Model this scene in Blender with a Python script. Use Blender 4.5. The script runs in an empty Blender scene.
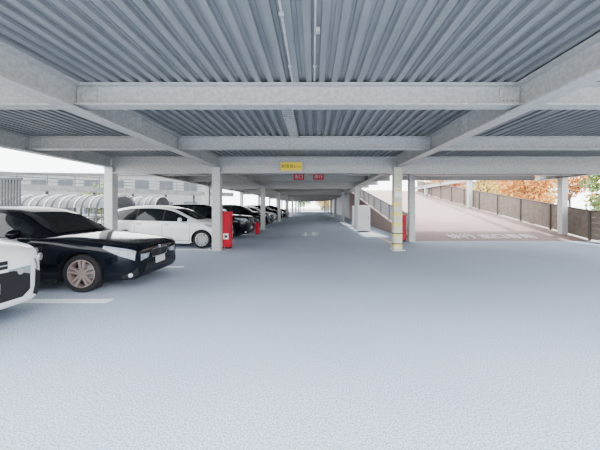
import bpy, bmesh, math, random
import numpy as np
from mathutils import Vector, Matrix
random.seed(4)
C = bpy.context.scene.collection

# ------------------------------------------------------------ materials
def mat(name, c1, c2=None, rough=0.6, metal=0.0, scale=8.0, bump=0.0, bscale=None, coat=0.0, emit=None, detail=6, spec=None, stretch=None):
    m = bpy.data.materials.new(name); m.use_nodes = True
    nt = m.node_tree; b = nt.nodes["Principled BSDF"]
    b.inputs["Base Color"].default_value = (*c1, 1)
    b.inputs["Roughness"].default_value = rough
    b.inputs["Metallic"].default_value = metal
    if spec is not None: b.inputs["Specular IOR Level"].default_value = spec
    if coat: b.inputs["Coat Weight"].default_value = coat; b.inputs["Coat Roughness"].default_value = 0.03
    if c2 is not None or bump:
        tc = nt.nodes.new("ShaderNodeTexCoord")
        mp = nt.nodes.new("ShaderNodeMapping")
        if stretch: mp.inputs["Scale"].default_value = stretch
        nt.links.new(tc.outputs["Object"], mp.inputs[0])
        n = nt.nodes.new("ShaderNodeTexNoise"); n.inputs["Scale"].default_value = scale
        n.inputs["Detail"].default_value = detail
        nt.links.new(mp.outputs[0], n.inputs["Vector"])
        if c2 is not None:
            r = nt.nodes.new("ShaderNodeValToRGB")
            r.color_ramp.elements[0].position = 0.35; r.color_ramp.elements[0].color = (*c1, 1)
            r.color_ramp.elements[1].position = 0.65; r.color_ramp.elements[1].color = (*c2, 1)
            nt.links.new(n.outputs[0], r.inputs[0]); nt.links.new(r.outputs[0], b.inputs["Base Color"])
        if bump:
            n2 = nt.nodes.new("ShaderNodeTexNoise"); n2.inputs["Scale"].default_value = bscale or scale*4
            nt.links.new(mp.outputs[0], n2.inputs["Vector"])
            bp = nt.nodes.new("ShaderNodeBump"); bp.inputs["Strength"].default_value = bump; bp.inputs["Distance"].default_value = 0.01
            nt.links.new(n2.outputs[0], bp.inputs["Height"]); nt.links.new(bp.outputs[0], b.inputs["Normal"])
    return m

def floor_mat(name, a, b_, c, gs=85):
    m = mat(name, a, rough=0.85, spec=.25)
    nt = m.node_tree; bs = nt.nodes["Principled BSDF"]
    tc = nt.nodes.new("ShaderNodeTexCoord")
    n1 = nt.nodes.new("ShaderNodeTexNoise"); n1.inputs["Scale"].default_value = gs; n1.inputs["Detail"].default_value = 5; n1.inputs["Roughness"].default_value = .65
    n2 = nt.nodes.new("ShaderNodeTexNoise"); n2.inputs["Scale"].default_value = 0.5; n2.inputs["Detail"].default_value = 5
    for n in (n1, n2): nt.links.new(tc.outputs["Object"], n.inputs["Vector"])
    r1 = nt.nodes.new("ShaderNodeValToRGB"); r1.color_ramp.elements[0].position = .40; r1.color_ramp.elements[1].position = .58
    r1.color_ramp.elements[0].color = (*a, 1); r1.color_ramp.elements[1].color = (*b_, 1)
    r2 = nt.nodes.new("ShaderNodeValToRGB"); r2.color_ramp.elements[0].position = .4; r2.color_ramp.elements[1].position = .7
    r2.color_ramp.elements[0].color = (1, 1, 1, 1); r2.color_ramp.elements[1].color = (*c, 1)
    mx = nt.nodes.new("ShaderNodeMixRGB"); mx.blend_type = 'MULTIPLY'; mx.inputs[0].default_value = 1
    nt.links.new(n1.outputs[0], r1.inputs[0]); nt.links.new(n2.outputs[0], r2.inputs[0])
    nt.links.new(r1.outputs[0], mx.inputs[1]); nt.links.new(r2.outputs[0], mx.inputs[2])
    nt.links.new(mx.outputs[0], bs.inputs["Base Color"])
    bp = nt.nodes.new("ShaderNodeBump"); bp.inputs["Strength"].default_value = .2; bp.inputs["Distance"].default_value = .003
    nt.links.new(n1.outputs[0], bp.inputs["Height"]); nt.links.new(bp.outputs[0], bs.inputs["Normal"])
    return m

M = {}
M['floor'] = floor_mat('asphalt_coating', (.185, .23, .295), (.52, .60, .71), (.90, .905, .92))
M['ramp'] = floor_mat('ramp_coating', (.235, .17, .155), (.32, .24, .222), (.9, .88, .88), 40)
M['ground'] = mat('pale_ground', (.20, .195, .19), (.26, .25, .24), .9, scale=2)
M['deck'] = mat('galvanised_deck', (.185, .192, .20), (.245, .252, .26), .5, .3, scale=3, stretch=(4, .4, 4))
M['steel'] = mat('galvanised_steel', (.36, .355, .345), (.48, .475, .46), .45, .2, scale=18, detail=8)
M['column'] = mat('column_steel', (.38, .378, .37), (.50, .50, .485), .5, .1, scale=16, detail=8)
M['white'] = mat('white_paint', (.80, .80, .79), rough=.5)
M['plate'] = mat('number_plate_white', (.45, .46, .46), rough=.5)
M['wout'] = mat('weathered_white_paint', (.10, .105, .11), (.14, .145, .15), .7, scale=3, spec=.1)
M['line'] = mat('line_paint', (.88, .89, .90), (.78, .80, .82), .7, scale=25)
M['rline'] = mat('ramp_line_paint', (.90, .88, .87), (.72, .68, .67), .7, scale=14)
M['yellow'] = mat('yellow_paint', (.85, .60, .02), rough=.45)
M['pyellow'] = mat('faded_yellow_paint', (.74, .60, .16), rough=.5)
M['cream'] = mat('cream_paint', (.60, .57, .44), (.52, .49, .38), .5, scale=6)
M['black'] = mat('black_plastic', (.015, .015, .017), rough=.5, spec=.2)
M['red'] = mat('red_enamel', (.48, .010, .030), rough=.5, spec=.15)
M['rubber'] = mat('tyre_rubber', (.015, .015, .016), rough=.75, spec=.2)
M['glass'] = mat('tinted_glass', (.008, .010, .012), rough=.06, spec=.25)
M['pblack'] = mat('black_car_paint', (.003, .004, .007), rough=.10, spec=.22)
M['rblack'] = mat('black_roof_paint', (.004, .005, .007), rough=.25, spec=.05)
M['pwhite'] = mat('white_car_paint', (.74, .75, .76), rough=.3, coat=.3)
M['pgrey'] = mat('grey_car_paint', (.04, .043, .048), rough=.25, metal=.2, spec=.2)
M['chrome'] = mat('chrome', (.55, .55, .57), rough=.2, metal=1)
M['bronze'] = mat('bronze_alloy', (.30, .23, .21), rough=.4, metal=.4)
M['silver'] = mat('silver_alloy', (.5, .51, .53), rough=.35, metal=.6)
M['lamp'] = mat('headlamp_lens', (.24, .28, .32), rough=.06, spec=.5)
M['tail'] = mat('tail_lamp', (.5, .01, .01), rough=.1, spec=.3)
M['barrier'] = mat('weathered_barrier', (.16, .13, .108), (.215, .178, .15), .85, .0, scale=5, spec=.1)
M['barrierp'] = mat('barrier_post', (.11, .09, .078), rough=.8, spec=.1)
M['barrierg'] = mat('grey_barrier', (.24, .25, .26), (.31, .32, .33), .6, .1, scale=5)
M['bark'] = mat('bark', (.10, .07, .05), (.18, .13, .09), .9, scale=12, bump=.4)
M['lo'] = mat('orange_leaves', (.56, .22, .05), (.68, .36, .12), .8, scale=2, spec=.1)
M['ly'] = mat('yellow_leaves', (.68, .46, .14), (.58, .48, .18), .8, scale=2, spec=.1)
M['lg'] = mat('green_leaves', (.14, .21, .08), (.24, .31, .13), .8, scale=2, spec=.1)
M['wallw'] = mat('pale_render', (.24, .22, .18), (.28, .26, .22), .8, scale=3, spec=.1)
M['wallg'] = mat('grey_render', (.16, .165, .17), (.20, .205, .21), .8, scale=3, spec=.1)
M['wallb'] = mat('brown_wall', (.26, .16, .12), (.32, .21, .16), .8, scale=3, spec=.1)
M['bglass'] = mat('window_glass', (.06, .07, .08), rough=.3, spec=.1)
M['canopy'] = mat('translucent_ribbed_sheet', (.09, .10, .11), (.14, .15, .16), .6, .0, scale=3, spec=.2)
M['dgrey'] = mat('dark_grey_steel', (.05, .055, .06), rough=.5, spec=.2)

# ------------------------------------------------------------ mesh helpers
class MB:
    def __init__(s): s.v = []; s.f = []; s.m = []; s.mats = []
    def mi(s, m):
        if m not in s.mats: s.mats.append(m)
        return s.mats.index(m)
    def add(s, vs, fs, m):
        o = len(s.v); i = s.mi(m)
        s.v += [tuple(v) for v in vs]; s.f += [tuple(o+k for k in f) for f in fs]; s.m += [i]*len(fs)
    def box(s, c, d, m, R=None):
        x, y, z = [k/2 for k in d]
        vs = [Vector((a*x, b*y, e*z)) for a in (-1, 1) for b in (-1, 1) for e in (-1, 1)]
        if R is not None: vs = [R @ v for v in vs]
        vs = [v+Vector(c) for v in vs]
        s.add(vs, [(0,1,3,2),(4,6,7,5),(0,4,5,1),(2,3,7,6),(0,2,6,4),(1,5,7,3)], m)
    def cyl(s, p0, p1, r0, m, r1=None, n=14, cap=True):
        p0 = Vector(p0); p1 = Vector(p1); r1 = r0 if r1 is None else r1
        d = (p1-p0).normalized(); a = d.orthogonal().normalized(); b = d.cross(a)
        vs = []
        for p, r in ((p0, r0), (p1, r1)):
            for i in range(n):
                t = 2*math.pi*i/n; vs.append(p+a*r*math.cos(t)+b*r*math.sin(t))
        fs = [(i, (i+1) % n, n+(i+1) % n, n+i) for i in range(n)]
        if cap: fs += [tuple(range(n-1, -1, -1)), tuple(range(n, 2*n))]
        s.add(vs, fs, m)
    def loft(s, rings, m, closed=True, cap=False):
        n = len(rings[0]); vs = [p for r in rings for p in r]; fs = []
        for i in range(len(rings)-1):
            for j in range(n if closed else n-1):
                k = (j+1) % n; fs.append((i*n+j, i*n+k, (i+1)*n+k, (i+1)*n+j))
        if cap: fs += [tuple(range(n-1, -1, -1)), tuple(range((len(rings)-1)*n, len(rings)*n))]
        s.add(vs, fs, m)
    def sheet(s, rows, m, out):
        n = len(rows[0]); vs = [Vector(p) for r in rows for p in r]; fs = []; tot = Vector((0, 0, 0))
        for i in range(len(rows)-1):
            for j in range(n-1):
                f = (i*n+j, i*n+j+1, (i+1)*n+j+1, (i+1)*n+j); fs.append(f)
                tot += (vs[f[1]]-vs[f[0]]).cross(vs[f[3]]-vs[f[0]])
        if tot.dot(Vector(out)) < 0: fs = [f[::-1] for f in fs]
        s.add(vs, fs, m)
    def prism_x(s, pts, x0, x1, m):
        n = len(pts)
        s.add([(x0, y, z) for y, z in pts]+[(x1, y, z) for y, z in pts], [tuple(range(n)), tuple(range(2*n-1, n-1, -1))]+[(i, (i+1) % n, n+(i+1) % n, n+i) for i in range(n)], m)
    def mesh(s, name, smooth=False, fix=True, angle=None):
        me = bpy.data.meshes.new(name); me.from_pydata(s.v, [], s.f)
        for m in s.mats: me.materials.append(m)
        me.polygons.foreach_set('material_index', s.m)
        if fix:
            bm = bmesh.new(); bm.from_mesh(me); bmesh.ops.recalc_face_normals(bm, faces=bm.faces); bm.to_mesh(me); bm.free()
        if smooth:
            me.polygons.foreach_set('use_smooth', [True]*len(me.polygons))
            if angle: me.set_sharp_from_angle(angle=math.radians(angle))
        me.update(); return me

def obj(name, me, loc=(0,0,0), parent=None, rot=None, label=None, cat=None, group=None, kind=None):
    o = bpy.data.objects.new(name, me); C.objects.link(o); o.location = loc
    if rot: o.rotation_euler = rot
    if parent: o.parent = parent
    if label: o["label"] = label
    if cat: o["category"] = cat
    if group: o["group"] = group
    if kind: o["kind"] = kind
    return o

def clone(top, loc, rot=None, **props):
    def cp(o, par):
        n = o.copy(); C.objects.link(n)
        if par: n.parent = par; n.matrix_parent_inverse = o.matrix_parent_inverse.copy()
        for ch in list(o.children): cp(ch, n)
        return n
    n = cp(top, None); n.location = loc
    if rot: n.rotation_euler = rot
    for k, v in props.items(): n[k] = v
    return n

def text_mesh(name, body, size, m, loc, rot, parent=None, ext=.002, sx=1, sy=1):
    cu = bpy.data.curves.new(name, 'FONT'); cu.body = body; cu.size = size; cu.align_x = 'CENTER'; cu.align_y = 'CENTER'; cu.extrude = ext
    t = bpy.data.objects.new('tmp', cu); C.objects.link(t)
    dg = bpy.context.evaluated_depsgraph_get(); me = bpy.data.meshes.new_from_object(t.evaluated_get(dg))
    bpy.data.objects.remove(t); me.materials.clear(); me.materials.append(m)
    for v in me.vertices: v.co.x *= sx; v.co.y *= sy
    return obj(name, me, loc, parent, rot)

# ------------------------------------------------------------ setting
DX0, DX1 = -7.4, 4.25
b = MB(); b.box((2, 34, -.1), (19.6, 92, .2), M['floor']); b_me = b.mesh('floor')
obj('floor', b_me, label='blue-grey speckled coated parking floor', cat='floor', kind='structure')
b = MB(); b.box((0, 60, -.35), (260, 260, .28), M['ground'])
obj('ground', b.mesh('ground'), label='pale paved ground outside the car park', cat='ground', kind='structure')

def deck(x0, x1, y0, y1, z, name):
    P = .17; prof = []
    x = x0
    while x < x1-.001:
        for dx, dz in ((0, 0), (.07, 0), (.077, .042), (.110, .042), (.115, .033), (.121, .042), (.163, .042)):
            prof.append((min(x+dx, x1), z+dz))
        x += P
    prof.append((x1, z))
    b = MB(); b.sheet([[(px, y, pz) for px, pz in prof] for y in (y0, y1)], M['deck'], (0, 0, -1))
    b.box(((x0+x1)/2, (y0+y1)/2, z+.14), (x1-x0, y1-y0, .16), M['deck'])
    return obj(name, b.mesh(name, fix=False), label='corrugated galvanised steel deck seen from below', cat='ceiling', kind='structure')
ZD = 3.16
YD = 1.6
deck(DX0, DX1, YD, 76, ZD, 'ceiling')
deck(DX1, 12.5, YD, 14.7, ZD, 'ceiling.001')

# ------------------------------------------------------------ beams
def ibeam_mesh(name, L, h, w, axis, stiff=0):
    b = MB(); tf = .024; tw = .014
    def bx(c, d):
        if axis == 'y': c = (c[1], c[0], c[2]); d = (d[1], d[0], d[2])
        b.box(c, d, M['steel'])
    bx((0, 0, h/2-tf/2), (L, w, tf)); bx((0, 0, -h/2+tf/2), (L, w, tf)); bx((0, 0, 0), (L, tw, h-2*tf))
    for i in range(stiff):
        bx((-L/2+(i+.5)*L/stiff, 0, 0), (.012, w*.9, h-2*tf))
    return b.mesh(name)
def endplate_mesh(sign, h):
    b = MB(); b.box((0, 0, 0), (.26, .012, h), M['steel'])
    for i in range(3):
        for dx in (-.09, -.03, .04, .10):
            b.cyl((dx*.95, 0, -h*.32+i*h*.32), (dx*.95, -.022, -h*.32+i*h*.32), .011, M['steel'], n=6)
    return b.mesh('end_plate')
XL, XR, XO, XE = -3.25, 2.85, -6.85, 11.55
HL = .36
ys = [3.85, 6.75, 9.5]+[9.5+2.9*k for k in range(1, 23)]
ys = [y for y in ys if y < 75.5]
mains = [9.5+8.7*k for k in range(0, 8)]
spans = {'c': (XL, XR), 'l': (XO, XL), 'r': (XR, XE), 's': (XR, DX1-.02)}
mesh_cache = {}
ep = endplate_mesh(1, .2)
for y in ys:
    main = any(abs(y-q) < .1 for q in mains)
    for key in ('c', 'l', 'r', 's'):
        if key == 'r' and y > 14: continue
        if key == 's' and y < 14: continue
        x0, x1 = spans[key]; gap = .012
        L = x1-x0-2*gap
        h = .56 if (main and key != 's') else .30
        k = (key, h)
        if k not in mesh_cache: mesh_cache[k] = ibeam_mesh('steel_beam', L, h, .2 if h < .4 else .26, 'x')
        big = h > .4
        o = obj('steel_beam', mesh_cache[k], ((x0+x1)/2, y, ZD-h/2-.001),
                label='deep galvanised steel girder joining the columns' if big else 'galvanised steel cross beam under the corrugated deck',
                cat='beam', group='cross beams under the deck')
        if y < 8:
            for sx in (-1, 1):
                obj('end_plate', ep, (sx*(L/2-.15), -.016, 0), o, label='bolted steel splice plate')
L = XE-DX1
obj('steel_beam', ibeam_mesh('edge_beam', L-.3, .34, .2, 'x'), ((DX1+XE)/2, 14.4, ZD-.172), label='galvanised edge beam along the ramp opening', cat='beam', group='cross beams under the deck')
lm = ibeam_mesh('main_beam', 8.68, HL, .24, 'y', 3)
for x in (XL, XR, XO):
    for k in range(-1, 8):
        yc = 9.5+8.7*k+4.35
        if yc > 72: continue
        obj('main_beam', lm, (x, yc, ZD-HL/2-.001), label='long galvanised steel main beam running down the aisle', cat='beam', group='main beams along the aisle')
obj('main_beam', ibeam_mesh('main_beam_edge', 13.0, HL, .26, 'y', 5), (XE+.1, 8.1, ZD-HL/2-.001), label='galvanised steel edge beam beside the ramp', cat='beam', group='main beams along the aisle')
obj('main_beam', ibeam_mesh('main_beam_edge2', 17.0, .3, .22, 'y', 4), (XE+.1, 23.4, 3.505), label='galvanised steel edge beam beside the ramp', cat='beam', group='main beams along the aisle')

# ------------------------------------------------------------ columns
def column_mesh(name, H, m, s=.27):
    b = MB()
    b.box((0, 0, (H-.03)/2), (s, s, H-.03), m)
    b.box((0, 0, H-.015), (s+.05, s+.05, .03), M['steel'])
    return b.mesh(name)
def base_mesh(s=.27):
    b = MB(); b.box((0, 0, .02), (s+.16, s+.16, .036), M['steel'])
    for a in (-1, 1):
        for c in (-1, 1): b.cyl((a*(s/2+.05), c*(s/2+.05), .03), (a*(s/2+.05), c*(s/2+.05), .09), .015, M['steel'], n=6)
    return b.mesh('base_plate')
HC = ZD-HL-.004
cm = column_mesh('steel_column', HC, M['column']); bm_ = base_mesh()
cmc = column_mesh('steel_column_cream', HC, M['cream'])
for k in range(0, 8):
    for x in (XL, XR, XO):
        y = 9.5+8.7*k
        near = (k == 0 and x == XR)
        o = obj('steel_column', cmc if near else cm, (x, y, 0), label='cream square steel column with yellow warning bands' if near else 'grey galvanised square steel column on a bolted base plate', cat='column', group='columns of the car park')
        if k < 3: obj('base_plate', bm_, (0, 0, 0), o)
        if near:
            b = MB()
            for z in (.18, .52, .86, 1.20, 1.54):
                b.box((0, 0, z), (.278, .278, .07), M['pyellow']); b.box((0, 0, z+.055), (.277, .277, .035), M['dgrey'] if z < .6 else M['yellow'])
            obj('warning_band', b.mesh('warning_band'), (0, 0, 0), o, label='yellow and black warning bands')
            b = MB(); b.box((0, -.143, 1.95), (.24, .008, .3), M['white']); b.box((0, -.1485, 2.03), (.18, .004, .06), M['yellow']); obj('notice', b.mesh('notice'), (0, 0, 0), o, label='white notice board strapped to the column')
SL = .154; Y0 = 12.0; Y1 = Y0+3.33/SL
for y, top in ((13.05, HC), (20.8, 3.35), (28.8, 3.35)):
    z = SL*(y+.14-Y0)+.006
    obj('steel_column', column_mesh('ramp_column', top-z, M['column'], .26), (XE+.08, y, z), label='grey steel column standing on the ramp edge before the barrier', cat='column', group='columns of the car park')
obj('steel_column', column_mesh('c4', HC+.33, M['column'], .24), (4.13, 11.75, 0), label='pale steel column at the foot of the ramp', cat='column', group='columns of the car park')

# ------------------------------------------------------------ ramp
RX0, RX1 = 4.35, 12.02
b = MB()
vs = [(RX0, Y0, .002), (RX1, Y0, .002), (RX1, Y1, 3.33), (RX0, Y1, 3.33), (RX0, Y1, .002), (RX1, Y1, .002)]
b.add(vs, [(0,1,2,3), (0,3,4), (1,5,2), (3,2,5,4), (0,4,5,1)], M['ramp'])
obj('ramp', b.mesh('ramp'), label='wide pinkish coated ramp climbing to the upper deck', cat='ramp')
b = MB(); b.box((9.0, Y1+20.05, 3.24), (9.2, 40, .18), M['ramp'])
b.box((9.0, Y1+20.05, 1.57), (8.9, 39.9, 3.14), M['barrierg'])
obj('upper_deck', b.mesh('upper_deck'), (0, 0, .003), label='upper parking deck at the top of the ramp', cat='deck')

def barrier_mesh(L, slope, m, H=1.15, n=8, fill=.82, pm=None):
    b = MB()
    def sb(c, d, mm):
        x, y, z = [k/2 for k in d]
        vs = []
        for a in (-1, 1):
            for bb in (-1, 1):
                for e in (-1, 1):
                    yy = c[1]+bb*y; vs.append((c[0]+a*x, yy, c[2]+e*z+slope*yy))
        b.add(vs, [(0,1,3,2),(4,6,7,5),(0,4,5,1),(2,3,7,6),(0,2,6,4),(1,5,7,3)], mm)
    sb((-.03, .035, H/2), (.08, .07, H), pm or m)
    for i in range(n):
        hh = (H-.1)/n; sb((0, L/2, .06+hh*(i+.5)), (.03, L, hh*fill), m)
    sb((0, L/2, H-.02), (.10, L, .05), pm or m)
    return b.mesh('slatted_barrier')
bmR = barrier_mesh(1.996, SL, M['barrier'], 1.3, 5, .98, M['barrierp'])
y = Y0+.0
while y < Y1-2:
    z = SL*(y-Y0)+.008
    obj('slatted_barrier', bmR, (RX1-.1, y, z), label='brown-grey panelled metal barrier along the ramp', cat='barrier', group='barrier panels beside the ramp')
    y += 2.0
bmF = barrier_mesh(1.996, 0, M['barrier'], 1.3, 5, .98, M['barrierp'])
for i in range(3):
    obj('slatted_barrier', bmF, (RX1-.1, Y0-2-2*i, .003), label='brown-grey panelled metal barrier on the flat floor', cat='barrier', group='barrier panels beside the ramp')
bmL = barrier_mesh(1.996, SL, M['barrierg'], .95, 6)
y = Y0+.3
while y < Y1-1.5:
    z = SL*(y-Y0)+.008
    obj('slatted_barrier', bmL, (RX0+.12, y, z), label='light grey slatted barrier panel between ramp and aisle', cat='barrier', group='barrier panels between ramp and aisle')
    y += 2.0
rm = text_mesh('road_marking', '徐行 出口専用', .6, M['rline'], (8.1, 12.7, SL*.7+.01), (math.atan(SL), 0, 0), ext=.001, sx=1.05, sy=1.3)
rm["label"] = 'white painted road lettering across the foot of the ramp'; rm["category"] = 'road marking'

# ------------------------------------------------------------ floor lines
def flat(name, pts, m, label, group=None):
    b = MB()
    for (x0, y0, x1, y1) in pts:
        b.box(((x0+x1)/2, (y0+y1)/2, .003), (x1-x0, y1-y0, .004), m)
    return obj(name, b.mesh(name), label=label, cat='floor marking', group=group)
for y in (4.37-2.5, 4.42, 6.9):
    flat('parking_line', [(-8, y-.09, -3.2, y+.09)], M['line'], 'white painted line between parking bays', 'parking bay lines')
for k in range(4):
    for j in range(4):
        y = 9.6+8.7*k+[0, 2.5, 5.15, 7.75][j]
        flat('parking_line', [(-8, y-.06, -3.45, y+.06)], M['line'], 'white painted line between parking bays', 'parking bay lines')
flat('floor_marking', [(-.55, 14.2, -.25, 14.35), (-.55, 14.6, -.25, 14.75), (-.45, 14.35, -.35, 15.9), (-.05, 14.2, .15, 16), (-.2, 15.2, .3, 15.35), (-.2, 14.6, .3, 14.75)], M['line'], 'short white painted symbol on the aisle floor')
flat('aisle_edge_line', [(3.15, 10.6, 3.22, 15.9)], M['yellow'], 'thin yellow edge line beside the column')

# ------------------------------------------------------------ conduits and tray
b = MB(); b.cyl((0.02, 1.67, 3.150), (0.02, 3.7, 3.150), .009, M['steel'], n=10)
b.box((.045, 2.62, 3.142), (.04, .05, .035), M['steel'])
for yy in (2.1, 3.3): b.box((.02, yy, 3.148), (.04, .02, .023), M['steel'])
obj('conduit', b.mesh('conduit'), label='thin steel conduit with a junction box under the deck', cat='conduit')
b = MB(); b.cyl((-.27, 1.67, 3.147), (-.27, 3.7, 3.147), .012, M['steel'], n=10)
for yy in (2.4, 3.3): b.box((-.27, yy, 3.146), (.045, .02, .027), M['steel'])
obj('conduit', b.mesh('conduit'), label='galvanised conduit fixed under the deck', cat='conduit')
b = MB()
for sx in (-.09, .09): b.box((-.44+sx, 5.3, 3.134), (.015, 2.6, .05), M['steel'])
yy = 4.05
while yy < 6.6: b.box((-.44, yy, 3.12), (.17, .04, .02), M['steel']); yy += .12
obj('cable_tray', b.mesh('cable_tray'), label='ladder-shaped galvanised cable tray between two beams', cat='cable tray')

# ------------------------------------------------------------ signs
def sign(x, y, z, w, h, m, txt, tm, ts, label):
    b = MB(); b.box((0, 0, 0), (w, .02, h), m)
    o = obj('hanging_sign', b.mesh('sign_board'), (x, y, z), label=label, cat='sign')
    text_mesh('lettering', txt, ts, tm, (0, -.012, -.005), (math.pi/2, 0, 0), o)
    return o
sign(-.72, 9.34, 2.82, .72, .28, M['yellow'], '制限高2.1m', M['black'], .135, 'yellow height limit sign with black lettering on the girder')
sign(-.62, 12.27, 2.78, .46, .26, M['red'], '出口', M['white'], .19, 'small red sign with white lettering under a beam')
sign(.24, 12.27, 2.78, .46, .26, M['red'], '徐行', M['white'], .19, 'small red sign with white lettering under a beam')

# ------------------------------------------------------------ cabinets
def cabinet(x, y, w, d, h, m, label, name, notice=False):
    b = MB(); b.box((0, 0, h/2+.03), (w, d, h-.06), m); b.box((0, 0, .02), (w*.9, d*.9, .04), M['black'])
    b.box((0, 0, h+.01), (w+.03, d+.03, .03), m)
    o = obj(name, b.mesh(name), (x, y, 0), label=label, cat='cabinet')
    q = MB(); q.box((0, -d/2-.008, h*.5), (w*.86, .014, h*.82), m); q.box((w*.33, -d/2-.025, h*.55), (.025, .02, .12), M['dgrey'])
    obj('door', q.mesh('door'), (0, 0, 0), o)
    if notice:
        q = MB(); q.box((0, -d/2-.018, h*.34), (w*.6, .006, h*.16), M['white']); q.box((0, -d/2-.0215, h*.34), (w*.35, .004, h*.07), M['dgrey'])
        obj('notice', q.mesh('notice'), (0, 0, 0), o, label='small white notice on the cabinet door')
    return o
cabinet(-3.06, 9.98, .30, .26, 1.27, M['red'], 'tall red fire hydrant cabinet beside a column', 'red_cabinet', True)
cabinet(-2.93, 14.75, .2, .2, .6, M['red'], 'small red fire cabinet beside a parked car', 'red_cabinet')
cabinet(3.80, 11.95, .26, .26, 1.1, M['red'], 'tall red cabinet at the foot of the ramp', 'red_cabinet')
cabinet(2.95, 16.4, .7, .5, 1.52, M['white'], 'plain white machine cabinet standing beside the aisle', 'white_cabinet')
cabinet(3.2, 20.5, .6, .5, 1.5, M['white'], 'plain white machine cabinet standing beside the aisle', 'white_cabinet')

# ------------------------------------------------------------ cars
def pchip(xs, ys_):
    xs = np.array(xs, float); ys_ = np.array(ys_, float); h = np.diff(xs); dl = np.diff(ys_)/h
    d = np.zeros(len(xs)); d[0] = dl[0]; d[-1] = dl[-1]
    for i in range(1, len(xs)-1):
        if dl[i-1]*dl[i] > 0:
            w1 = 2*h[i]+h[i-1]; w2 = h[i]+2*h[i-1]; d[i] = (w1+w2)/(w1/dl[i-1]+w2/dl[i])
    def f(x):
        x = min(max(x, xs[0]), xs[-1]); i = min(max(int(np.searchsorted(xs, x)-1), 0), len(h)-1)
        t = (x-xs[i])/h[i]
        return float((1+2*t)*(1-t)**2*ys_[i]+t*(1-t)**2*h[i]*d[i]+t*t*(3-2*t)*ys_[i+1]+t*t*(t-1)*h[i]*d[i+1])
    return f

def wheel_meshes(r, w, rimmat, spokes):
    b = MB(); n = 40; rr = r*.72
    prof = [(rr, -w/2*.9), (r*.93, -w/2), (r*.985, -w/2*.8), (r, -w/4), (r, w/4), (r*.985, w/2*.8), (r*.93, w/2), (rr, w/2*.9)]
    rings = [[(a*math.cos(2*math.pi*i/n), y, a*math.sin(2*math.pi*i/n)) for a, y in prof] for i in range(n)]
    b.loft(rings+[rings[0]], M['rubber'], closed=True)
    tyre = b.mesh('wheel', True, angle=40)
    b = MB()
    prof = [(rr+.004, -w/2*.93), (rr*.95, -w/2*.96), (rr*.92, -w/2*.7), (rr*.9, 0), (rr*.92, w*.4), (rr, w*.42)]
    rings = [[(a*math.cos(2*math.pi*i/n), y, a*math.sin(2*math.pi*i/n)) for a, y in prof] for i in range(n)]
    b.loft(rings+[rings[0]], rimmat, closed=False)
    b.cyl((0, w*.05, 0), (0, w*.08, 0), rr*.9, M['black'], n=30)
    b.cyl((0, w*.05, 0), (0, -w*.02, 0), rr*.62, M['silver'], n=24)
    b.cyl((0, 0, 0), (0, -w*.42, 0), rr*.2, rimmat, n=16)
    for k in range(spokes):
        a = 2*math.pi*k/spokes+math.pi/2
        for off in (-.14, .14):
            R = Matrix.Rotation(-a, 3, 'Y')
            p = []
            for rad, hw_, y0 in ((rr*.12, .022, -w*.40), (rr*.94, .020, -w*.43)):
                cx = rad; cz = off*(.3+.7*rad/rr)*rr*1.3
                for dz, dy in ((-hw_, 0), (hw_, 0), (hw_, .04), (-hw_, .04)): p.append(R @ Vector((cx, y0+dy, cz+dz)))
            b.add(p, [(0,1,2,3), (4,7,6,5), (0,4,5,1), (1,5,6,2), (2,6,7,3), (3,7,4,0)], rimmat)
    rim = b.mesh('rim', True, angle=35)
    return tyre, rim

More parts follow.
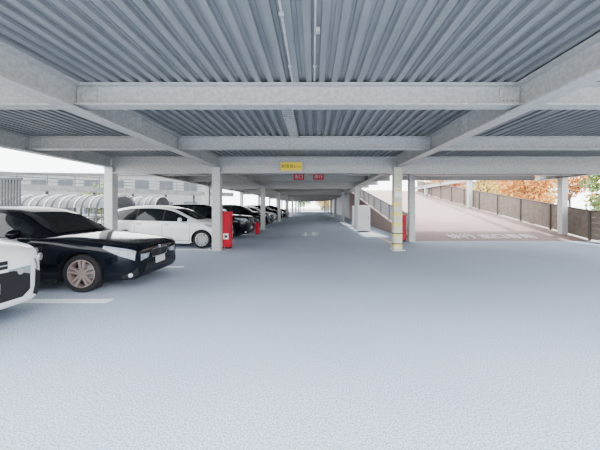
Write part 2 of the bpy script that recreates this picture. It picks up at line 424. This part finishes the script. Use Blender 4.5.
def make_car(cfg, paint, rimmat, spokes, label, loc, heading, dark_lower=False, group=None):
    L = cfg['L']; ft = cfg['fo']; wb = cfg['wb']; r = cfg['r']
    st = np.array(cfg['body'], float)
    F = [pchip(st[:, 0], st[:, k]) for k in range(1, 5)]  # zt, zs, hw, zb
    X = lambda s: L/2-s
    SEC = lambda hw, zt, zs, zb: [(0, zb), (.80*hw, zb), (.93*hw, zb+.03), (.975*hw, zb+.10), (.995*hw, zb+.35*(zs-zb)), (1.0*hw, zb+.62*(zs-zb)), (.995*hw, zb+.78*(zs-zb)), (.975*hw, zs-.05), (.95*hw, zs-.015), (.90*hw, zs+.25*(zt-zs)), (.6*hw, zs+.8*(zt-zs)), (0, zt)]
    def section(s):
        zt, zs, hw, zb = [f(s) for f in F]
        return SEC(hw, zt, zs, zb)
    ss = sorted(set([round(v, 4) for v in list(np.linspace(0, .3, 12))+list(np.linspace(.3, L-.3, 46))+list(np.linspace(L-.3, L, 8))]))
    rings = []
    for s in ss:
        h = section(s); x = X(s)
        rings.append([(x, y, z) for y, z in h]+[(x, -y, z) for y, z in h[-2:0:-1]])
    b = MB(); b.loft(rings, paint, cap=True)
    me = b.mesh('body', True, angle=38)
    root = obj('car', me, loc, rot=(0, 0, heading), label=label, cat='car', group=group)
    q = MB()
    for s0 in (ft, ft+wb):
        for sy in (-1, 1):
            q.cyl((X(s0), sy*(cfg['W']/2-.28), r*.98), (X(s0), sy*(cfg['W']/2+.2), r*.98), r+.055, M['black'], n=36)
    cut = obj('tmpcut', q.mesh('cut')); cut.location = loc; cut.rotation_euler = (0, 0, heading)
    mod = root.modifiers.new('b', 'BOOLEAN'); mod.object = cut; mod.operation = 'DIFFERENCE'; mod.solver = 'EXACT'
    try: mod.material_mode = 'TRANSFER'
    except Exception: pass
    bpy.context.view_layer.update()
    dg = bpy.context.evaluated_depsgraph_get()
    nm = bpy.data.meshes.new_from_object(root.evaluated_get(dg)); root.modifiers.clear()
    if len(nm.polygons) > 200: root.data = nm
    bpy.data.objects.remove(cut)
    def ysurf(s, z):
        h = section(s)[1:]
        zz = [p[1] for p in h]; yy = [p[0] for p in h]
        z = min(max(z, zz[0]), zz[-1])
        for i in range(len(h)-1):
            if zz[i] <= z <= zz[i+1]:
                t = (z-zz[i])/max(1e-6, zz[i+1]-zz[i]); return yy[i]*(1-t)+yy[i+1]*t
        return yy[-1]
    cb = np.array(cfg['cabin'], float)
    G = [pchip(cb[:, 0], cb[:, k]) for k in range(1, 5)]
    s0, s1 = cb[0, 0], cb[-1, 0]
    def csec(s):
        zb_, wb_, zr, wr = [g(s) for g in G]
        d = max(0, zr-zb_); e = min(.06, d*.3)
        return [(wb_, zb_-.06), (wb_, zb_), (wb_+(wr-wb_)*.5+.02*min(1, d/.4), zb_+(zr-e-zb_)*.5), (wr, zr-e), (wr*.93, zr-e*.45), (wr*.6, zr-e*.1), (0, zr)]
    cs = list(np.linspace(s0, s1, 44)); rings = []
    for s in cs:
        h = csec(s); x = X(s); rings.append([(x, y, z) for y, z in h]+[(x, -y, z) for y, z in h[-2::-1]])
    b = MB(); b.loft(rings, M['rblack'] if paint == M['pblack'] else paint, cap=True)
    obj('cabin', b.mesh('cabin', True, angle=50), parent=root, label='painted roof and pillars')
    def cside(s, t, sy, off):
        h = csec(s); p1, p2, p3 = h[1], h[2], h[3]
        if t < .5: a, c, u = p1, p2, t*2
        else: a, c, u = p2, p3, t*2-1
        return (X(s), sy*(a[0]*(1-u)+c[0]*u+off), a[1]*(1-u)+c[1]*u+off*.3)
    for (a, c) in cfg['win']:
        for sy in (-1, 1):
            rows = []
            for s in np.linspace(a, c, 10):
                zb_, _, zr, _ = [g(s) for g in G]; d = max(.02, zr-zb_)
                t0 = min(.45, .03/d); t1 = 1-min(.45, .045/d)
                rows.append([cside(s, t, sy, .006) for t in np.linspace(t0, t1, 6)])
            b = MB(); b.sheet(rows, M['glass'], (0, sy, 0))
            obj('side_window', b.mesh('side_window', True, fix=False), parent=root)
    for sy in (-1, 1):   # dark door pillars between the panes
        for (a, c), (a2, c2) in zip(cfg['win'][:-1], cfg['win'][1:]):
            rows = []
            for s in np.linspace(c-.005, a2+.005, 3):
                zb_, _, zr, _ = [g(s) for g in G]; d = max(.02, zr-zb_)
                rows.append([cside(s, t, sy, .004) for t in np.linspace(.03/d, 1-.045/d, 6)])
            b = MB(); b.sheet(rows, M['black'], (0, sy, 0))
            obj('door_pillar', b.mesh('door_pillar', True, fix=False), parent=root)
    if cfg.get('chrome'):
        for sy in (-1, 1):
            rows = []
            for s in np.linspace(cfg['win'][0][0], cfg['win'][-1][1], 24):
                p = cside(s, 0.0, sy, .012); rows.append([(p[0], p[1], p[2]-.006), (p[0], p[1], p[2]+.012)])
            b = MB(); b.sheet(rows, M['chrome'], (0, sy, 0)); obj('window_trim', b.mesh('window_trim', True, fix=False), parent=root, label='thin bright window trim')
    def ctop(s, u, off):
        h = csec(s)[3:]; y = u*h[0][0]*.93; ya = abs(y); pts = sorted(h)
        z = np.interp(ya, [p[0] for p in pts], [p[1] for p in pts])
        return (X(s), y, float(z)+off)
    for nm_, (a, c), dx in (('windscreen', cfg['ws'], .01), ('rear_window', cfg['rw'], -.01)):
        rows = [[tuple(np.array(ctop(s, u, .008))+np.array((dx*.6, 0, 0))) for u in np.linspace(-.96, .96, 15)] for s in np.linspace(a, c, 12)]
        b = MB(); b.sheet(rows, M['glass'], (0, 0, 1)); obj(nm_, b.mesh(nm_, True, fix=False), parent=root)
    zt, zs, hw, zb_ = [f(0) for f in F]
    zf, hf, zbf = zs, hw, zb_
    for sy in (-1, 1):
        out = (0, sy, 0)
        b = MB()
        for s in cfg['seams']:
            rows = []
            zs = F[1](s); zb_ = F[3](s)
            for z in np.linspace(zb_+.1, zs-.01, 12):
                y = ysurf(s, z)+.0025; rows.append([(X(s)-.005, sy*y, z), (X(s)+.005, sy*y, z)])
            b.sheet(rows, M['black'], out)
        rows = []
        for s in np.linspace(cfg['seams'][0], cfg['seams'][-1], 16):
            z = F[3](s)+.1; y = ysurf(s, z)+.003; rows.append([(X(s), sy*y, z-.005), (X(s), sy*y, z+.006)])
        b.sheet(rows, M['black'], out)
        obj('door_seam', b.mesh('door_seam', True, fix=False), parent=root, label='dark shut lines of the doors')
        for s in cfg['seams'][1:]:
            z = F[1](s)-.10; y = ysurf(s-.13, z)
            b = MB(); b.box((X(s-.16), sy*(y+.02), z), (.2, .025, .028), paint if not cfg.get('chrome') else M['chrome'])
            b.box((X(s-.16), sy*(y+.004), z), (.15, .012, .05), M['black'])
            obj('door_handle', b.mesh('door_handle'), parent=root)
        rows = []
        for s in np.linspace(ft+r+.1, ft+wb-r-.1, 12):
            y = ysurf(s, F[3](s)+.03); z = F[3](s)
            rows.append([(X(s), sy*(y-.05), z-.02), (X(s), sy*(y+.012), z-.01), (X(s), sy*(y+.016), z+.05)])
        b = MB(); b.sheet(rows, M['black'] if paint != M['pwhite'] or dark_lower else paint, out); obj('sill', b.mesh('sill', True, fix=False), parent=root)
        sm = cfg['mirror']; zm = G[0](sm)+.09; ym = G[1](sm)+.10
        bm = bmesh.new(); bmesh.ops.create_uvsphere(bm, u_segments=20, v_segments=12, radius=1)
        for v in bm.verts:
            v.co.x *= .075 if v.co.x > 0 else .03; v.co.y *= .125; v.co.z *= .085
        mm = bpy.data.meshes.new('mirror'); bm.to_mesh(mm); bm.free(); mm.materials.append(paint); mm.polygons.foreach_set('use_smooth', [True]*len(mm.polygons))
        mo = obj('side_mirror', mm, (X(sm), sy*ym, zm), root)
        b = MB(); b.box((-.005, -sy*.10, -.06), (.05, .12, .03), M['black']); b.cyl((-.028, 0, 0), (-.033, 0, 0), .07, M['chrome'], n=20)
        obj('mirror_stem', b.mesh('mirror_stem'), parent=mo)
        a0, a1, zl0, zl1 = cfg['lamp']
        rows = []
        for s in np.linspace(a0, a1, 9):
            t = (s-a0)/(a1-a0); top = F[1](s)-.012; lo = top-(zl1-zl0)*(1-.75*t**1.4)
            rows.append([(X(s)+.006, sy*(ysurf(s, z)+.006), z) for z in np.linspace(lo, top, 6)])
        b = MB(); b.sheet(rows, M['lamp'], (.3, sy, 0))
        for ds, rr_ in ((.06, .05), (.2, .04)):
            s = a0+ds; z = F[1](s)-.075; y = ysurf(s, z)
            b.cyl((X(s)-.03, sy*(y-.01), z), (X(s)+.022, sy*(y+.013), z), rr_, M['silver'], n=16)
        yi = hf*.56 if cfg['grille'] == 'kidney' else hf*.5
        b.prism_x([(sy*yi, zf-.04), (sy*hf*.985, zf-.03), (sy*hf*.985, zf-.15), (sy*(yi+.04), zf-.12)][::sy], L/2-.03, L/2+.008, M['lamp'])
        b.cyl((L/2, sy*(yi+hf)/2, zf-.085), (L/2+.014, sy*(yi+hf)/2, zf-.085), .038, M['silver'], n=16)
        obj('headlamp', b.mesh('headlamp', True, fix=False, angle=40), parent=root)
        rows = []
        for s in np.linspace(L-.04, L-.42, 9):
            t = (L-.04-s)/.38; top = F[1](s)-.03; lo = top-.17*(1-.6*t)
            rows.append([(X(s), sy*(ysurf(s, z)+.006), z) for z in np.linspace(lo, top, 5)])
        b = MB(); b.sheet(rows, M['tail'], out); obj('tail_lamp', b.mesh('tail_lamp', True, fix=False), parent=root)
        rows = []
        for s in np.linspace(.012, .2, 7):
            z0_ = F[3](s)+.05; rows.append([(X(s)+.005, sy*(ysurf(s, z)+.005), z) for z in np.linspace(z0_, z0_+(.13 if not dark_lower else .34)*(1-s*(2.5 if not dark_lower else 1.5)), 4)])
        b = MB(); b.sheet(rows, M['black'], (.3, sy, 0))
        if not dark_lower:
            s = .09; z = F[3](s)+.11; y = ysurf(s, z); b.cyl((X(s), sy*(y-.02), z), (X(s)+.025, sy*(y+.012), z), .035, M['silver'], n=14)
        obj('bumper_intake', b.mesh('bumper_intake', True, fix=False, angle=40), parent=root)
    zs, hw, zb_ = zf, hf, zbf
    b = MB()
    if cfg['grille'] == 'kidney':
        for sy in (-1, 1):
            pts = [(.025, -.10), (.25, -.085), (.31, .01), (.27, .075), (.06, .085), (.015, .03)]
            b.prism_x([(sy*y, zs-.06+z) for y, z in pts], L/2-.05, L/2+.012, M['chrome'])
            pts = [(y*.86+.02, z*.8) for y, z in pts]
            b.add([(L/2+.016, sy*y, zs-.06+z) for y, z in pts], [tuple(range(6))], M['black'])
        b.cyl((L/2-.02, 0, zs+.035), (L/2+.012, 0, zs+.035), .035, M['silver'], n=18)
        b.prism_x([(-hw*.8, zb_+.05), (hw*.8, zb_+.05), (hw*.7, zb_+.17), (-hw*.7, zb_+.17)], L/2-.02, L/2+.012, M['black'])
    elif dark_lower:
        b.prism_x([(-hw*.97, zb_+.1), (-hw*.8, zb_+.02), (hw*.8, zb_+.02), (hw*.97, zb_+.1), (hw*.97, zb_+.30), (hw*.6, zb_+.38), (-hw*.6, zb_+.38), (-hw*.97, zb_+.30)], L/2-.02, L/2+.012, M['black'])
        b.prism_x([(-hw*.48, zb_+.42), (hw*.48, zb_+.42), (hw*.48, zb_+.52), (-hw*.48, zb_+.52)], L/2-.02, L/2+.010, M['black'])
        b.prism_x([(-hw*.48, zb_+.46), (hw*.48, zb_+.46), (hw*.48, zb_+.475), (-hw*.48, zb_+.475)], L/2-.02, L/2+.016, M['silver'])
    else:
        b.box((L/2+.003, 0, zs-.10), (.02, hw*.95, .05), M['black'])
        b.box((L/2+.003, 0, zb_+.14), (.03, hw*1.6, .16), M['black'])
        b.cyl((L/2+.01, 0, zs-.1), (L/2+.025, 0, zs-.1), .055, M['chrome'], n=20)
    obj('grille', b.mesh('grille'), parent=root, label='dark front grille with bright trim')
    b = MB(); b.box((L/2+.024, 0, zb_+.2), (.012, .33, .13), M['plate']); obj('number_plate', b.mesh('number_plate'), parent=root)
    b = MB(); b.box((-L/2-.008, 0, .72), (.012, .33, .165), M['plate']); obj('number_plate', b.mesh('number_plate'), parent=root)
    ty, rim = wheel_meshes(r, .215, rimmat, spokes)
    for s_ in (ft, ft+wb):
        for sy in (-1, 1):
            w = obj('wheel', ty, (X(s_), sy*(cfg['W']/2-.125), r), root, rot=(0, 0, 0 if sy < 0 else math.pi))
            obj('rim', rim, parent=w, label='alloy wheel rim')
    return root

sedan = dict(L=4.84, W=1.84, fo=.86, wb=2.89, r=.33, grille='kidney', chrome=True, mirror=1.98,
    body=[(0,.70,.65,.62,.24),(.025,.745,.695,.73,.20),(.08,.785,.735,.80,.17),(.22,.825,.775,.87,.165),(.5,.87,.82,.905,.165),(.9,.925,.87,.918,.17),(1.4,.975,.915,.92,.18),(1.8,.98,.93,.92,.18),(2.6,.98,.945,.92,.18),(3.5,1.0,.965,.92,.18),(4.0,1.05,.995,.915,.18),(4.4,1.06,1.0,.89,.21),(4.68,1.04,.98,.84,.25),(4.8,.97,.90,.78,.29),(4.84,.86,.80,.70,.36)],
    cabin=[(1.45,.92,.74,.96,.72),(1.75,.92,.82,1.13,.69),(2.2,.93,.855,1.38,.62),(2.5,.935,.86,1.465,.60),(2.9,.94,.86,1.495,.59),(3.4,.955,.855,1.455,.59),(3.8,.97,.84,1.32,.62),(4.3,.99,.78,1.04,.70)],
    win=[(1.82,2.62),(2.68,3.46),(3.52,3.82)], ws=(1.53,2.2), rw=(3.52,4.2), seams=[1.52,2.65,3.62], lamp=(.03,.5,.0,.16))
hatch = dict(L=4.25, W=1.72, fo=.70, wb=2.7, r=.315, grille='bar', mirror=1.45,
    body=[(0,.70,.64,.55,.24),(.03,.76,.71,.67,.2),(.1,.83,.77,.75,.18),(.3,.90,.83,.82,.18),(.65,.97,.88,.855,.18),(1.0,1.01,.91,.86,.18),(1.7,.99,.94,.86,.19),(2.8,1.0,.96,.86,.19),(3.5,1.03,.99,.855,.19),(4.0,1.04,1.0,.82,.24),(4.18,1.0,.95,.76,.28),(4.25,.88,.82,.7,.34)],
    cabin=[(.85,.90,.66,.97,.62),(1.25,.92,.77,1.15,.62),(1.8,.93,.815,1.41,.60),(2.2,.94,.82,1.49,.59),(2.7,.95,.82,1.52,.58),(3.3,.97,.81,1.50,.57),(3.8,.98,.79,1.41,.56),(4.2,.98,.74,1.08,.62)],
    win=[(1.25,2.05),(2.1,3.0),(3.06,3.85)], ws=(.94,1.78), rw=(3.72,4.15), seams=[1.12,2.08,3.05], lamp=(.02,.6,.0,.17))
suv = dict(L=4.5, W=1.84, fo=.85, wb=2.66, r=.35, grille='bar', mirror=1.75,
    body=[(0,.92,.86,.60,.30),(.03,.99,.93,.72,.25),(.1,1.02,.96,.80,.22),(.3,1.05,.98,.88,.22),(.7,1.09,1.0,.915,.22),(1.3,1.13,1.03,.92,.22),(2.0,1.09,1.04,.92,.24),(3.0,1.10,1.06,.92,.24),(3.9,1.14,1.10,.91,.24),(4.3,1.13,1.09,.87,.3),(4.45,1.05,1.0,.8,.36),(4.5,.9,.84,.7,.42)],
    cabin=[(1.12,1.01,.74,1.08,.70),(1.5,1.02,.84,1.30,.68),(2.0,1.03,.865,1.53,.64),(2.5,1.04,.87,1.60,.62),(3.2,1.06,.865,1.60,.61),(3.8,1.09,.85,1.53,.60),(4.2,1.1,.81,1.35,.61),(4.42,1.07,.74,1.12,.64)],
    win=[(1.55,2.4),(2.46,3.25),(3.31,3.95)], ws=(1.2,1.98), rw=(3.98,4.38), seams=[1.35,2.43,3.35], lamp=(.015,.55,.0,.16))
suvr = dict(suv); suvr['body'] = [(0,.80,.74,.56,.30),(.02,.86,.80,.66,.25),(.06,.91,.85,.74,.22),(.14,.96,.90,.81,.21),(.3,1.02,.95,.87,.22),(.5,1.06,.98,.90,.22)]+suv['body'][4:]

def place(cfg, tip, yc): return (tip-cfg['L']/2, yc, 0)
c1 = make_car(sedan, M['pblack'], M['bronze'], 5, 'glossy black sedan with bronze alloy wheels in a parking bay', place(sedan, -3.14, 5.72), 0)
c0 = make_car(suvr, M['pwhite'], M['silver'], 5, 'white crossover with black grille beside the black sedan', place(suv, -3.79, 3.2), 0, dark_lower=True)
c2 = make_car(hatch, M['pwhite'], M['silver'], 7, 'white compact hatchback parked behind the steel columns', place(hatch, -3.22, 10.68), 0)
c3 = make_car(suv, M['pblack'], M['silver'], 5, 'black crossover parked beside the white hatchback', place(suv, -2.95, 13.35), 0)
c4 = make_car(sedan, M['pgrey'], M['silver'], 5, 'dark grey sedan in the row of parked cars', place(sedan, -3.2, 16.05), 0)
far = [(c3, 'dark crossover further along the parking row', 19.6, -3.1, suv), (c4, 'dark grey sedan in the row of parked cars', 22.2, -3.2, sedan), (c2, 'white compact hatchback further along the row', 24.8, -3.3, hatch),
       (c3, 'dark crossover further along the parking row', 28.3, -3.1, suv), (c4, 'dark grey sedan in the row of parked cars', 33.5, -3.2, sedan), (c3, 'dark crossover further along the parking row', 36.95, -3.2, suv)]
for src, lb, y, tip, cfg in far:
    clone(src, place(cfg, tip, y), label=lb)

# ------------------------------------------------------------ outside, left
b = MB()
for i in range(16): b.box((i*.09, 0, 1.3), (.05, .03, 2.5), M['dgrey'])
b.box((.65, .02, 2.57), (1.5, .06, .06), M['dgrey']); b.box((.65, .02, .08), (1.5, .06, .08), M['dgrey'])
obj('louvred_screen', b.mesh('louvred_screen'), (-10.15, 8.4, -.25), label='grey louvred metal screen with vertical slats', cat='screen')
p0 = Vector((-21, 17.5, 0)); p1 = Vector((-9.5, 31, 0)); d = (p1-p0); ang = math.atan2(d.y, d.x); Lc = d.length
b = MB(); b.box((Lc/2, 0, 2.75), (Lc, 2.4, .2), M['wout']); b.box((Lc/2, -1.2, 2.72), (Lc, .1, .42), M['wout'])
obj_w = obj('raised_walkway', b.mesh('raised_walkway'), p0, rot=(0, 0, ang), label='long pale raised walkway with railings outside the car park', cat='walkway')
q = MB()
for i in range(7): q.cyl((.5+i*Lc/6.6, 0, -.2), (.5+i*Lc/6.6, 0, 2.66), .09, M['wout'], n=10)
obj('post', q.mesh('posts'), parent=obj_w, label='row of round support posts')
q = MB()
for z in (3.15, 3.4, 3.65): q.cyl((0, -1.2, z), (Lc, -1.2, z), .025, M['dgrey'], n=6)
for i in range(13): q.cyl((.2+i*Lc/12.3, -1.2, 2.9), (.2+i*Lc/12.3, -1.2, 3.66), .025, M['dgrey'], n=6)
obj('railing', q.mesh('railing'), parent=obj_w, label='thin grey railing')
def shelter(x, y, Ls, zt, R, label):
    b = MB(); n = 12; rings = []; N = int(Ls*9)
    for i in range(N+1):
        xx = i*Ls/N; rr = 1.0+(.035 if i % 2 else 0)
        rings.append([(xx, -R*rr*math.cos(math.pi*j/n), zt-R*.7+R*.7*math.sin(math.pi*j/n)*rr) for j in range(n+1)])
    b.sheet(rings, M['canopy'], (0, 0, 1))
    o = obj('arched_shelter', b.mesh('arched_shelter', True, fix=False), (x, y, -.2), label=label, cat='shelter')
    nh = int(Ls/.32)+1
    for i in range(nh):
        q = MB(); xx = i*Ls/(nh-1)
        pts = [(xx, -(R+.05)*math.cos(math.pi*j/n), zt-R*.7+(R*.7+.05)*math.sin(math.pi*j/n)) for j in range(n+1)]
        for a, c in zip(pts[:-1], pts[1:]): q.cyl(a, c, .022, M['dgrey'] if i % 2 else M['steel'], n=6)
        for sy in (-1, 1): q.cyl((xx, sy*(R+.05), 0), (xx, sy*(R+.05), zt-R*.7), .022, M['dgrey'], n=6)
        obj('hoop', q.mesh('hoop'), parent=o, label='curved steel hoop')
    q = MB()
    for z in (.4, .8, 1.2): q.cyl((0, -R-.1, z), (Ls, -R-.1, z), .025, M['steel'], n=6)
    obj('rail', q.mesh('rail'), parent=o, label='horizontal steel rails')
shelter(-13.6, 12.9, 4.9, 2.15, .75, 'grey ribbed arched bicycle shelter on curved steel hoops')
shelter(-15.2, 16.4, 6.4, 2.2, .75, 'second ribbed arched shelter behind the parking bays')
b = MB()
for z in (.45, .75, 1.05): b.cyl((0, 0, z), (0, 8.5, z), .03, M['wout'], n=8)
for i in range(5): b.cyl((0, i*2.1+.05, -.2), (0, i*2.1+.05, 1.08), .03, M['wout'], n=8)
gm = b.mesh('guard_rail')
for k in range(5):
    obj('guard_rail', gm, (-8.4, 9.8+8.7*k-8.7, -.008), label='grey tubular guard rail behind the parking bays', cat='guard rail', group='guard rails')

def building(x, y, w, d, h, m, nx, nz, rot, label):
    b = MB(); b.box((0, 0, h/2), (w, d, h), m); b.box((0, 0, h+.1), (w+.4, d+.4, .25), M['wout'])
    o = obj('building', b.mesh('building'), (x, y, -.205), rot=(0, 0, rot), label=label, cat='building')
    for i in range(nx):
        for j in range(nz):
            q = MB(); q.box((0, 0, 0), (w/nx*.55, .06, h/nz*.5), M['bglass']); q.box((0, -.035, 0), (.05, .03, h/nz*.5), M['wout'])
            obj('window', q.mesh('window'), (-w/2+w/nx*(i+.5), -d/2-.03, h/nz*(j+.5)), o)
    return o
building(45, 72, 22, 8, 7.5, M['wallw'], 7, 2, -.2, 'pale rendered building beyond the ramp')
building(50, 33, 16, 8, 6, M['wallb'], 5, 2, -.9, 'brown rendered building behind autumn trees')
building(18, 112, 30, 8, 7.5, M['wallw'], 8, 2, 0, 'pale building closing the view past the upper deck')
building(-34, 44, 34, 8, 6.2, M['wallg'], 10, 2, .12, 'low grey building behind the arched shelters')

# ------------------------------------------------------------ trees
def tree_meshes(h, rad, lm, seed, n=1500):
    rnd = random.Random(seed); b = MB()
    b.cyl((0, 0, 0), (0, 0, h*.55), .16, M['bark'], r1=.09, n=10)
    blobs = []
    for i in range(9):
        a = i*2.4; rr = rad*rnd.uniform(.3, .75); p = Vector((rr*math.cos(a), rr*math.sin(a), h*rnd.uniform(.35, .88)))
        b.cyl((0, 0, h*rnd.uniform(.2, .45)), p, .06, M['bark'], r1=.02, n=6); blobs.append((p, rad*rnd.uniform(.4, .6)))
    blobs.append((Vector((0, 0, h*.85)), rad*.55))
    q = MB()
    for i in range(n):
        p, R = rnd.choice(blobs); v = Vector([rnd.gauss(0, 1) for _ in range(3)]).normalized()*R*rnd.uniform(.35, 1.0)
        c = p+v; s = rnd.uniform(.12, .22); a = Vector([rnd.gauss(0, 1) for _ in range(3)]).normalized(); e = a.orthogonal().normalized()*s; g = a.cross(e).normalized()*s*.6
        q.add([c-e, c+g, c+e, c-g], [(0,1,2,3)], lm)
    return b.mesh('trunk', True), q.mesh('foliage', fix=False)
def tree(x, y, h, rad, lm, seed, label, n=2400):
    t, f = tree_meshes(h, rad, lm, seed, n)
    o = obj('tree', t, (x, y, -.215), label=label, cat='tree'); obj('foliage', f, parent=o)
OR = 'autumn tree with orange leaves beside the ramp'; YE = 'autumn tree with yellowing leaves beyond the ramp'
tree(19.5, 25, 6.5, 2.6, M['lo'], 1, OR)
tree(25, 31, 7, 2.8, M['ly'], 2, YE)
tree(19.5, 32, 7.5, 2.5, M['ly'], 3, YE)
tree(28.5, 25.5, 7, 2.6, M['ly'], 4, YE)
tree(21, 19.0, 4.2, 1.9, M['lg'], 5, 'small green tree beyond the ramp barrier')
tree(27, 18.5, 6.5, 2.5, M['lo'], 14, OR)
tree(25.5, 38, 8, 2.8, M['lo'], 7, OR)
tree(19.5, 40, 8, 2.6, M['lo'], 11, OR)
tree(33, 36, 8, 3.0, M['lo'], 12, OR)
tree(20.5, 48, 9, 2.6, M['ly'], 13, YE)
tree(-26, 34, 4, 2.2, M['lg'], 8, 'green tree outside the car park')
tree(-3, 92, 6, 3, M['lg'], 9, 'green tree at the far end of the aisle')
tree(3.2, 97, 6, 3, M['ly'], 10, 'yellowing tree at the far end of the aisle')

# ------------------------------------------------------------ light
w = bpy.data.worlds.new('World'); bpy.context.scene.world = w; w.use_nodes = True
bg = w.node_tree.nodes['Background']; bg.inputs[0].default_value = (.94, .967, 1.0, 1); bg.inputs[1].default_value = 8.8
sl = bpy.data.lights.new('sun', 'SUN'); sl.energy = 9; sl.angle = math.radians(3); sl.color = (1, .93, .84)
so = bpy.data.objects.new('sun', sl); C.objects.link(so)
so.rotation_euler = Vector((.55, .35, 1.0)).to_track_quat('Z', 'Y').to_euler()

cam = bpy.data.cameras.new('camera'); co = bpy.data.objects.new('camera', cam); C.objects.link(co)
co.location = (0, 0, 1.5); co.rotation_euler = (math.pi/2, 0, 0)
cam.sensor_width = 36; cam.lens = 16.8; cam.shift_x = -13/600; cam.shift_y = -19/600; cam.clip_start = .02; cam.clip_end = 500
bpy.context.scene.camera = co
